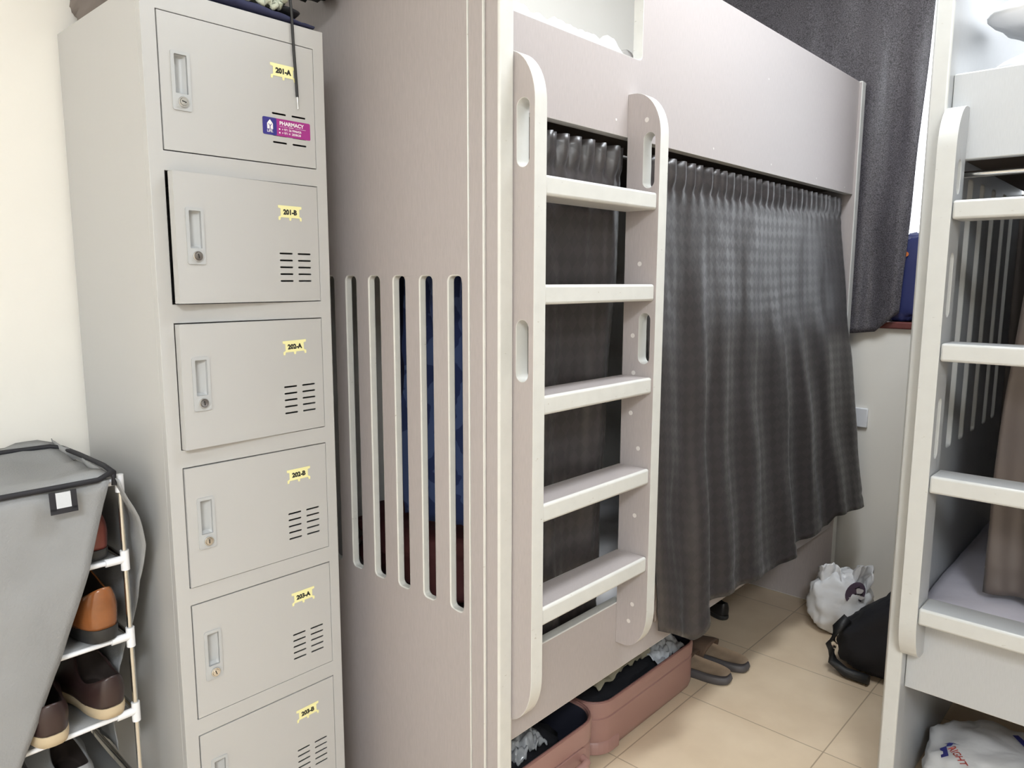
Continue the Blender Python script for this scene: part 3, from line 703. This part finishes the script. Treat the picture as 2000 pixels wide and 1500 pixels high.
# ------------------------------------------------------------------ floor under the mauve bunk: open suitcases
def suitcase(name, x0, x1, y0, y1, h, label, handle=None, guard=None):
    t = empty(name, (x1, (y0+y1)/2, 0), 0, label, 'suitcase')
    ox, oy = x1, (y0+y1)/2
    X0, X1, Y0, Y1 = x0-ox, x1-ox, y0-oy, y1-oy
    k = MB(); n = 7
    def ring(ins, z, r): return [k.bm.verts.new((p[0], p[1], z)) for p in rounded_rect(X0+ins, Y0+ins, X1-ins, Y1-ins, max(.01, r-ins), n)]
    R = .075
    prof = [(.020, .004), (.006, .012), (.000, .030), (.000, h*.70), (.0035, h*.715), (.0035, h*.735), (-.002, h*.75), (-.003, h-.010), (-.001, h), (.006, h), (.008, h-.012), (.009, h-.02)]
    rs = [ring(a, z, R) for a, z in prof]
    for a, b in zip(rs, rs[1:]):
        for i in range(len(a)): k.face([a[i], a[(i+1) % len(a)], b[(i+1) % len(b)], b[i]], 0, True)
    k.face(list(reversed(rs[0])))
    k.build('shell', M['rose'], t, sharp=50)
    k = MB()
    rs = [ring(a, z, R) for a, z in ((.0092, h-.004), (.010, h*.5), (.014, .022), (.03, .016))]
    for a, b in zip(rs, rs[1:]):
        for i in range(len(a)): k.face([a[i], a[(i+1) % len(a)], b[(i+1) % len(b)], b[i]], 0, True)
    k.face(rs[-1]); k.build('lining', M['lining'], t, sharp=0)['label'] = 'dark navy lining'
    k = MB()
    ol = rounded_rect(X0+.002, Y0+.002, X1-.002, Y1-.002, R, n)
    k.tube([(p[0], p[1], h+.001) for p in ol + ol[:2]], .0042, 8, caps=False); k.build('rim', M['rose_dark'], t, sharp=0)['label'] = 'darker zip rim'
    if handle is not None:
        k = MB(); yy = handle - oy
        k.plate(rounded_rect(yy-.075, h*.50, yy+.075, h*.74, .012), [], -.001, .005, lambda u, v, w: (w, u, v), 0, 0)
        k.tube([(.004, yy-.060, h*.62), (.026, yy-.052, h*.62), (.030, yy-.03, h*.62), (.030, yy+.03, h*.62), (.026, yy+.052, h*.62), (.004, yy+.060, h*.62)], .011, 10)
        k.build('handle', M['rose'], t, bevel=.002)
    if guard is not None:
        k = MB()
        pts = rounded_rect(X0, Y0, X1, Y1, R, n)
        arc = [p for p in pts if p[0] > X1-R-.001 and p[1] < Y0+R+.03][:n+1]
        arc = arc + [(X1, Y0+R+.035)]
        for i in range(len(arc)-1):
            a, b = arc[i], arc[i+1]
            na = Vector((a[0]-(X1-R), a[1]-(Y0+R), 0)); na = na.normalized() if i < n+1 and na.length > 1e-4 else Vector((1, 0, 0))
            nb = Vector((b[0]-(X1-R), b[1]-(Y0+R), 0)); nb = nb.normalized() if i+1 <= n and nb.length > 1e-4 else Vector((1, 0, 0))
            A = Vector((a[0], a[1], 0)); B = Vector((b[0], b[1], 0)); 
            v = [k.bm.verts.new(q) for q in (A+na*.005+Vector((0, 0, .012)), B+nb*.005+Vector((0, 0, .012)), B+nb*.005+Vector((0, 0, .046)), A+na*.005+Vector((0, 0, .046)), A+Vector((0, 0, .05)), B+Vector((0, 0, .05)))]
            k.face(v[:4], 0, True); k.face([v[3], v[2], v[5], v[4]], 0, True)
        k.build('corner_guard', M['rose'], t, sharp=0)
    return t
suitcase('suitcase', -1.60, -1.18, 1.665, 2.280, .175, 'far open rose pink suitcase half on the floor, beside the clogs', guard=True)
suitcase('suitcase', -1.56, -1.115, 1.142, 1.592, .225, 'near open rose pink suitcase half with carry handle, by the bunk end panel', handle=1.44)
o = blob('clothes_pile', (-1.40, 1.97, .085), (.158, .240, .056), M['black_cloth'], crumple=.22, freq=7, sq=.5, seed=31); tag(o, 'black clothes filling the far rose suitcase', 'clothes')
o = blob('clothes_pile', (-1.335, 1.36, .105), (.165, .170, .078), M['black_cloth'], crumple=.25, freq=7, sq=.5, seed=37); tag(o, 'black clothes filling the near rose suitcase', 'clothes')
def rag(name, c, sx, sy, h, m, label, seed, nu=30, nv=26, rot=0, cat='clothes'):
    def fn(s, t):
        u, v = (s-.5)*2, (t-.5)*2
        e_ = max(0, 1-(u*u+v*v)*.55)
        x = sx*u*(1+.2*fb(s*3+seed, t*3)); y = sy*v*(1+.2*fb(s*3, t*3+seed)); z = h*e_*(.65+.8*abs(fb(s*4+seed, t*4, 1))) + .020*fb(s*8+seed, t*8)
        return (c[0]+x*math.cos(rot)-y*math.sin(rot), c[1]+x*math.sin(rot)+y*math.cos(rot), c[2]+z)
    return sheet_fold(name, fn, nu, nv, m, .004, label, cat)
rag('pale_cloth', (-1.285, 2.155, .140), .075, .085, .040, M['white_cloth'], 'crumpled pale grey cloth in the corner of the far rose suitcase', 3)
rag('khaki_cloth', (-1.325, 1.96, .148), .060, .16, .055, M['khaki'], 'crumpled khaki cloth spilling at the back of the far rose suitcase', 6)
rag('plastic_pouch', (-1.235, 1.375, .178), .055, .06, .055, M['clear_bag'], 'crumpled grey plastic pouch in the near rose suitcase', 12, cat='pouch')

# ------------------------------------------------------------------ footwear
def foot_outline(L, w, n=40, h=.74):
    """sole outline, heel at x=0, toe at x=L"""
    pts = []
    for i in range(n):
        a = 2*PI*i/n
        x = L/2*(1-math.cos(a)); f = x/L
        hw = w*(h + (1-h)*sstep(.25, .68, f) - .10*math.exp(-((f-.42)/.16)**2))
        y = hw*.5*math.copysign(abs(math.sin(a))**.62, math.sin(a))
        pts.append((x, y*(1 if f < .9 else 1), a))
    return pts
def shoe(name, loc, rz, L, w, upper, sole, lining, label, sole_h=.022, heel_h=.078, group=None, collar_front=.50, cat='shoe'):
    t = empty(name, loc, rz, label, cat, group)
    n = 44; F = foot_outline(L, w, n)
    k = MB()
    rings = []
    for sc, z in ((.93, 0), (1.0, .004), (1.03, sole_h*.6), (1.02, sole_h)):
        rings.append([k.bm.verts.new((L/2+(p[0]-L/2)*sc, p[1]*sc, z)) for p in F])
    for a, b in zip(rings, rings[1:]):
        for i in range(n): k.face([a[i], a[(i+1) % n], b[(i+1) % n], b[i]], 0, True)
    k.face(list(reversed(rings[0]))); k.face(rings[-1])
    k.build('sole', sole, t, sharp=50)
    def coll(a):   # opening near the heel
        cx = L*.26; rx = L*(collar_front-.06)/2*1.12; ry = w*.27
        x = cx - rx*math.cos(a); y = ry*math.copysign(abs(math.sin(a))**.85, math.sin(a))
        f = (x-(cx-rx))/(2*rx)
        z = heel_h*(1.0 - .28*math.sin(PI*min(1, f*1.1))) + .006*f
        return Vector((x, y, z))
    k = MB()
    def up(s, q):
        i = s*n; i0 = int(i) % n; p = F[i0]; a = 2*PI*s
        x = L/2*(1-math.cos(a)); f = x/L
        hw = w*(.74 + .26*sstep(.25, .68, f) - .10*math.exp(-((f-.42)/.16)**2)); y = hw*.5*math.copysign(abs(math.sin(a))**.62, math.sin(a))
        C = coll(a); B = Vector((L/2+(x-L/2)*.985, y*.985, sole_h*.9))
        far = sstep(.45, .85, f)
        e_ = lerp(q**2.4, q**1.15, far); zz = lerp(q**.85, math.sin(q*PI/2)**.95, far)
        bulge = .0035*math.sin(PI*q)*(1-far)
        px = lerp(B.x, C.x, e_) - bulge*math.cos(a); py = lerp(B.y, C.y, e_) + bulge*math.sin(a)
        zt = lerp(B.z, C.z, zz)
        return Vector((px, py, zt))
    V = k.grid(up, n, 12, 0, True, closed_u=True)
    k.build('upper', upper, t, sharp=0, solid=.003)
    k = MB()
    def inn(s, q):
        C = coll(2*PI*s); cx = L*.26
        return Vector((lerp(C.x, cx+(C.x-cx)*.96, q), C.y*(1-.10*q), lerp(C.z-.002, sole_h+.004, q)))
    V = k.grid(inn, n, 5, 0, True, closed_u=True); k.cap(V[-1]); k.build('lining', lining, t, sharp=0)
    return t
def slide(name, loc, rz, label, group):
    """backless suede clog: thick rubber sole, brown footbed, band over the instep"""
    t = empty(name, loc, rz, label, 'shoe', group); L, w = .285, .114; n = 44; F = foot_outline(L, w, n, .93)
    k = MB(); rings = []
    for sc, z in ((.92, 0), (1.0, .005), (1.03, .016), (1.0, .027), (.97, .029)):
        rings.append([k.bm.verts.new((L/2+(p[0]-L/2)*sc, p[1]*sc, z)) for p in F])
    for a, b in zip(rings, rings[1:]):
        for i in range(n): k.face([a[i], a[(i+1) % n], b[(i+1) % n], b[i]], 0, True)
    k.face(list(reversed(rings[0]))); k.face(rings[-1]); k.build('sole', M['rubber'], t, sharp=60)['label'] = 'grey rubber sole'
    k = MB()
    def bed(s, q):
        a = 2*PI*s; x = L/2*(1-math.cos(a)); f = x/L
        hw = w*(.93 + .07*sstep(.25, .68, f) - .10*math.exp(-((f-.42)/.16)**2)); y = hw*.5*math.copysign(abs(math.sin(a))**.62, math.sin(a))
        sc = (1-q)*.975
        return (L/2+(x-L/2)*sc, y*sc, .0285 + .008*(1-q)**6*(1-sstep(.5, .9, f)*.5) + .0015)
    V = k.grid(bed, n, 10, 0, True, closed_u=True); bmesh.ops.remove_doubles(k.bm, verts=k.bm.verts, dist=1e-5)
    k.build('footbed', M['suede'], t, sharp=0)
    k = MB()
    def band(s, q):   # vamp from instep to toe
        x = lerp(.150, .277, q); f = x/L
        hw = w*.5*(.93 + .07*sstep(.25, .68, f))*math.sqrt(max(.02, 1-max(0, (f-.62)/.385)**2.4))
        a = PI*(s*1.0); hgt = lerp(.055, .022, q**1.6)
        return (x + .028*math.sin(a)*(1-q)*-.6, -hw*1.02*math.copysign(abs(math.cos(a))**.7, math.cos(a)), .020 + hgt*math.sin(a)**.8)
    k.grid(band, 26, 14, 0, True); k.build('strap', M['suede_dark'], t, sharp=0, solid=.005)['label'] = 'dark suede upper'
    return t
slide('clog', (-1.092, 2.350, 0), PI+.06, 'brown suede backless clog, the one touching the far rose suitcase', 'pair of suede clogs')
slide('clog', (-1.083, 2.472, 0), PI+.02, 'brown suede backless clog, the one farther from the rose suitcases', 'pair of suede clogs')
shoe('black_shoe', (-1.335, 2.80, 0), PI-.5, .28, .10, M['black_leather'], M['black_rubber'], M['shoe_in'], 'black shoe in the shade under the mauve bunk, nearer the clogs')
shoe('black_shoe', (-1.45, 3.08, 0), PI-.2, .28, .10, M['black_leather'], M['black_rubber'], M['shoe_in'], 'black shoe in the shade under the mauve bunk, near the far end panel')

# ------------------------------------------------------------------ bags on the floor
bag = empty('carrier_bag', (-.955, 3.05, 0), 0, 'white plastic carrier bag with purple print, standing by the cream wall', 'bag')
def bagshape(p, s, t):
    if p.z > 0:
        f = p.z/.14; p.x *= 1-.12*f; p.y *= 1-.25*f
    p.x += .05*fb(s*7, t*6)*.25
    return p
o = blob('bag_body', (0, 0, .125), (.118, .10, .125), M['bag_white'], bag, crumple=.13, freq=6, sq=.72, seed=41, shape=bagshape, nu=72, nv=44)
def ear(x0, x1, y0, hgt, seed, lean):
    def fn(s, t):
        x = lerp(x0, x1, s); q = math.sin(PI*s)**.5 if True else 1
        z = .175 + hgt*t*(.55+.45*q) + .010*fb(s*6+seed, t*4)
        return (x + lean*t + .012*fb(s*5+seed, t*3), y0 + .03*t*fb(s*3+seed, 5) + .014*math.sin(s*9+seed), z)
    k = MB(); k.grid(fn, 22, 12, 0, True); return k.build('bag_handle', M['bag_white'], bag, solid=.0015, sharp=0)
ear(-.085, .015, -.045, .115, 2, .0); ear(.010, .092, -.02, .135, 7, .035); ear(-.05, .09, .035, .085, 11, .0)
k = MB()
# print patch laid over the right shoulder of the bag: purple crescent with a pale figure inside
def onbag(u, v):   # tangent patch facing the aisle
    return Vector((.078+u*.80+v*.25, -.076+u*.62-abs(u)*.1, .205+v*.9-u*.25))
k.poly([(.045*math.cos(a)*.8, .055*math.sin(a)) for a in [i*2*PI/20 for i in range(20)]], onbag, 0)
up_ = lambda u, v: onbag(u, v) + Vector((.002, -.003, .001))
for cu, cv, ru, rv, w3 in ((.010, .012, .012, .020, .3), (.022, -.014, .014, .013, .35), (.002, -.030, .018, .009, .3)):
    k.poly([(cu+ru*math.cos(a)*(1+w3*math.sin(3*a)), cv+rv*math.sin(a)*(1+w3*math.cos(2*a))) for a in [i*2*PI/18 for i in range(18)]], up_, 1)
up2 = lambda u, v: onbag(u, v) + Vector((.003, -.0045, .0015))
for p0, p1 in (((-.004, -.004), (.024, .004)), ((.006, -.022), (.030, -.028)), ((-.010, .020), (.004, .034))):
    dx, dy = p1[0]-p0[0], p1[1]-p0[1]; L_ = math.hypot(dx, dy); nx_, ny_ = -dy/L_*.0022, dx/L_*.0022
    k.poly([(p0[0]-nx_, p0[1]-ny_), (p1[0]-nx_, p1[1]-ny_), (p1[0]+nx_, p1[1]+ny_), (p0[0]+nx_, p0[1]+ny_)], up2, 2)
k.build('printed_emblem', [M['bag_purple'], M['white_ink'], M['ink']], bag, sharp=0)['label'] = 'purple and white printed emblem'

bp = empty('backpack', (-.675, 2.82, 0), 0, 'black fabric backpack slumped on the floor beside the grey bunk post', 'backpack')
def bpshape(p, s, t):
    f = (p.x+.185)/.37
    p.z = (p.z+.185)*lerp(.50, 1.12, sstep(.05, .9, f)) - .185
    return p
blob('pack_body', (-.030, .0, .186), (.165, .125, .186), M['black_cloth'], bp, crumple=.10, freq=8, sq=.62, seed=51, shape=bpshape)
k = MB(); k.tube([(-.15, -.09, .205), (-.178, -.115, .165), (-.192, -.13, .10), (-.180, -.135, .045), (-.13, -.142, .020), (-.05, -.145, .022)], .018, 10, rfn=lambda t: 1)
k.build('shoulder_strap', M['black_nylon'], bp, sharp=0)
k = MB(); k.lathe([(.012, -.002), (.016, 0), (.012, .002), (.008, 0)], (-.172, -.150, .115), (-.4, -1, 0), 16); k.build('buckle', M['chrome'], bp)['label'] = 'small metal buckle'

rb = empty('shopping_bag', (-.215, 2.29, 0), 0, 'white plastic shopping bag with red RIGHT lettering under the grey bunk', 'bag')
blob('bag_body', (0, 0, .080), (.225, .20, .080), M['bag_white'], rb, crumple=.10, freq=8, sq=.68, seed=61, nu=64, nv=36)
RB_BODY = rb.children[0]
# lettering is draped onto the bag body by casting straight down its surface
bm_ = bmesh.new(); bm_.from_mesh(RB_BODY.data)
from mathutils.bvhtree import BVHTree
tree = BVHTree.FromBMesh(bm_)
def drape(wx, wy, lift=.0035):
    """drop a print point onto the bag's upper surface (x, y in the bag's own frame)"""
    hit = tree.ray_cast(Vector((wx, wy, .4)), Vector((0, 0, -1)))
    p = hit[0] if hit[0] is not None else Vector((wx, wy, 0))
    return Vector((p.x, p.y, p.z + .080 + lift))
k = MB()
px, py = -.170, -.078          # start of the word; it runs toward the aisle
du = Vector((.60, -.80)); dv = Vector((.80, .60))
def tx(u, v): return drape(px + du.x*u + dv.x*v, py + du.y*u + dv.y*v)
k.text('RIGHT', .026, tx, 0, bold=.012)
k.text('H', .026, lambda u, v: tx(.088+u, v), 1, bold=.012)
k.poly([(-.034, .006), (-.022, .010), (-.012, .002), (-.006, .012), (-.012, .020), (-.004, .034), (-.016, .022), (-.024, .016)], tx, 1)
k.build('printed_word', [M['red_ink'], M['blue_ink']], rb, sharp=0)['label'] = 'red word RIGHT with a blue figure'
k = MB(); k.poly([(-.190, -.070), (-.176, -.064), (-.160, -.112), (-.176, -.118)], drape, 0)
k.build('printed_stripe', M['blue_ink'], rb, sharp=0)['label'] = 'blue stripe'
k = MB()
k.poly([(-.045, .085), (-.033, .095), (.015, .040), (.000, .025)], drape, 0)
k.build('printed_stripe', M['blue_ink'], rb, sharp=0)['label'] = 'blue stripe'
bm_.free()

# ------------------------------------------------------------------ shoe rack
RX, RBX, RY1, RY0 = -1.50, -1.79, .513, -.10
rk = empty('shoe_rack', (RX, RY1, 0), 0, 'tubular shoe rack with grey fabric cover half open, left of the locker', 'shoe rack')
o3 = lambda x, y, z: (x-RX, y-RY1, z)
SH = [.885, .725, .565, .405, .245, .085]
for px_ in (RX, RBX):
    for py_ in (RY1, RY0):
        k = MB(); k.tube([o3(px_, py_, 0), o3(px_, py_, 1.04)], .0052, 12); k.build('pole', M['steel'], rk)
for z in SH + [1.043]:
    for px_ in (RX, RBX):
        k = MB(); k.tube([o3(px_, RY0, z), o3(px_, RY1, z)], .0048, 10); k.build('rod', M['white_plastic'], rk)
    k = MB(); k.tube([o3(RX, RY1, z), o3(RBX, RY1, z)], .0048, 10); k.build('rod', M['steel'], rk)
    k = MB()
    k.tube([o3(RX, RY1, z-.022), o3(RX, RY1, z+(.012 if z > 1 else .018))], .0082, 12); k.tube([o3(RX, RY1, z), o3(RX, RY1-.036, z)], .0078, 12)
    if z > 1: k.tube([o3(RX, RY1, z), o3(RX-.01, RY1, z)], .0078, 12)
    k.build('connector', M['white_plastic'], rk)['label'] = 'white plastic connector'
for z in SH:
    def shelf(s, t, z=z): return o3(lerp(RX, RBX, t), lerp(RY0, RY1-.01, s), z + .0035 - .006*math.sin(PI*t))
    k = MB(); k.grid(shelf, 12, 6, 0, True); k.build('shelf', M['rack_cloth'], rk, solid=.002, sharp=0)
# fabric cover: top, unzipped front flap, right-hand side flap
def ctop(s, t):
    x = lerp(RX+.012, -1.868, t); y = lerp(-.13, .497, s)
    z = 1.054 + .012*sstep(.6, 1, t)*1 + .014*fb(s*6, t*4) - .016*math.sin(PI*t)*math.sin(PI*s)
    return o3(x, y, z)
k = MB(); k.grid(ctop, 30, 14, 0, True); k.build('cover_top', M['rack_cloth'], rk, solid=.0016, sharp=0)
EDGE = [(1.050, .490), (.887, .441), (.727, .382), (.555, .307), (.30, .19), (.02, .06)]
def cfront(s, t):
    z = lerp(1.052, .03, t); ye = interp([(-a, b) for a, b in EDGE], -z)[0]
    y = lerp(-.13, ye, s)
    return o3(RX + .018 + .012*sstep(0, .35, t) + .010*fb(s*3, t*4, 2) + .020*t*math.sin(s*4+1) + .004*fb(s*9, t*9), y, z)
k = MB(); k.grid(cfront, 34, 44, 0, True); k.build('cover_flap', M['rack_cloth'], rk, solid=.0016, sharp=0)
def cside(s, t):   # loose side panel between pole and locker
    z = 1.062 - .62*t
    x = lerp(-1.862, RX + .030 - .115*sstep(.12, .75, t), s)
    bulge = .052*math.sin(PI*min(1, .25+t*.9))*(.35+.65*s)
    return o3(x, min(.502 + .8*bulge*sstep(0, .16, t) + .010*fb(s*4, t*5, 4) , .572), z - .010*s*(1-t) + .012*(1-s)*(1-t))
k = MB(); k.grid(cside, 26, 30, 0, True); k.build('cover_side', M['rack_cloth'], rk, solid=.0016, sharp=0)
k = MB()
k.tube([o3(RX+.020, -.13, 1.056), o3(RX+.021, .15, 1.055), o3(RX+.020, .40, 1.056), o3(RX+.018, .470, 1.056), o3(RX+.010, .500, 1.066)], .0052, 8)
k.tube([o3(RX+.016, .498, 1.040), o3(RX+.012, .500, 1.064), o3(RX-.05, .504, 1.066), o3(-1.70, .506, 1.064), o3(-1.80, .505, 1.062), o3(-1.815, .485, 1.066), o3(-1.82, .3, 1.068), o3(-1.82, -.13, 1.068)], .0050, 8)
k.build('cover_trim', M['rack_trim'], rk, sharp=0)['label'] = 'black cover binding'
k = MB(); T = Matrix.Translation(o3(RX+.0355, .405, 1.052)) @ Matrix.Rotation(-.10, 4, 'Y')
k.box((-.001, -.022, -.034), (.001, -.012, 0), 0, T); k.box((-.001, .012, -.034), (.001, .022, 0), 0, T); k.box((-.001, -.022, -.040), (.001, .022, -.030), 0, T); k.box((.0005, -.012, -.030), (.0015, .012, -.002), 2, T)
k.build('cover_tab', [M['rack_trim'], M['white_ink'], M['white_cloth']], rk)['label'] = 'black tab with a pale paper'
# shoes, heels toward the aisle
def rack_shoe(name, y, shelf_i, up, so, label, x=RX-.012, **kw):
    return shoe(name, (x, y, SH[shelf_i]+.0062), PI + kw.pop('turn', 0), .275 if 'L' not in kw else kw.pop('L'), kw.pop('w', .098), up, so, M['shoe_in'], label, **kw)
rack_shoe('boot', .466, 0, M['oxblood'], M['black_rubber'], 'oxblood leather shoe on the top shelf of the shoe rack', heel_h=.095, x=RX-.004)
rack_shoe('dress_shoe', .466, 1, M['tan_leather'], M['black_rubber'], 'glossy tan leather shoe on the second shelf of the rack', sole_h=.030, heel_h=.112, turn=.06, w=.112, x=RX+.014)
rack_shoe('dress_shoe', .345, 1, M['oxblood'], M['black_rubber'], 'dark reddish brown shoe beside the glossy tan one', sole_h=.030, heel_h=.112, x=RX-.02)
rack_shoe('casual_shoe', .469, 2, M['choc'], M['cream_sole'], 'chocolate leather shoe with cream sole, the one nearer the rack pole', sole_h=.026, heel_h=.088, turn=.03, w=.108, x=RX+.012)
rack_shoe('casual_shoe', .361, 2, M['choc'], M['cream_sole'], 'chocolate leather shoe with cream sole, the one half behind the grey cover', sole_h=.026, heel_h=.086, x=RX+.030, turn=-.02, w=.108)
rack_shoe('slipper', .41, 3, M['rack_cloth'], M['rubber'], 'grey cloth slipper on the shelf below the chocolate shoes', sole_h=.018, heel_h=.075, w=.105)
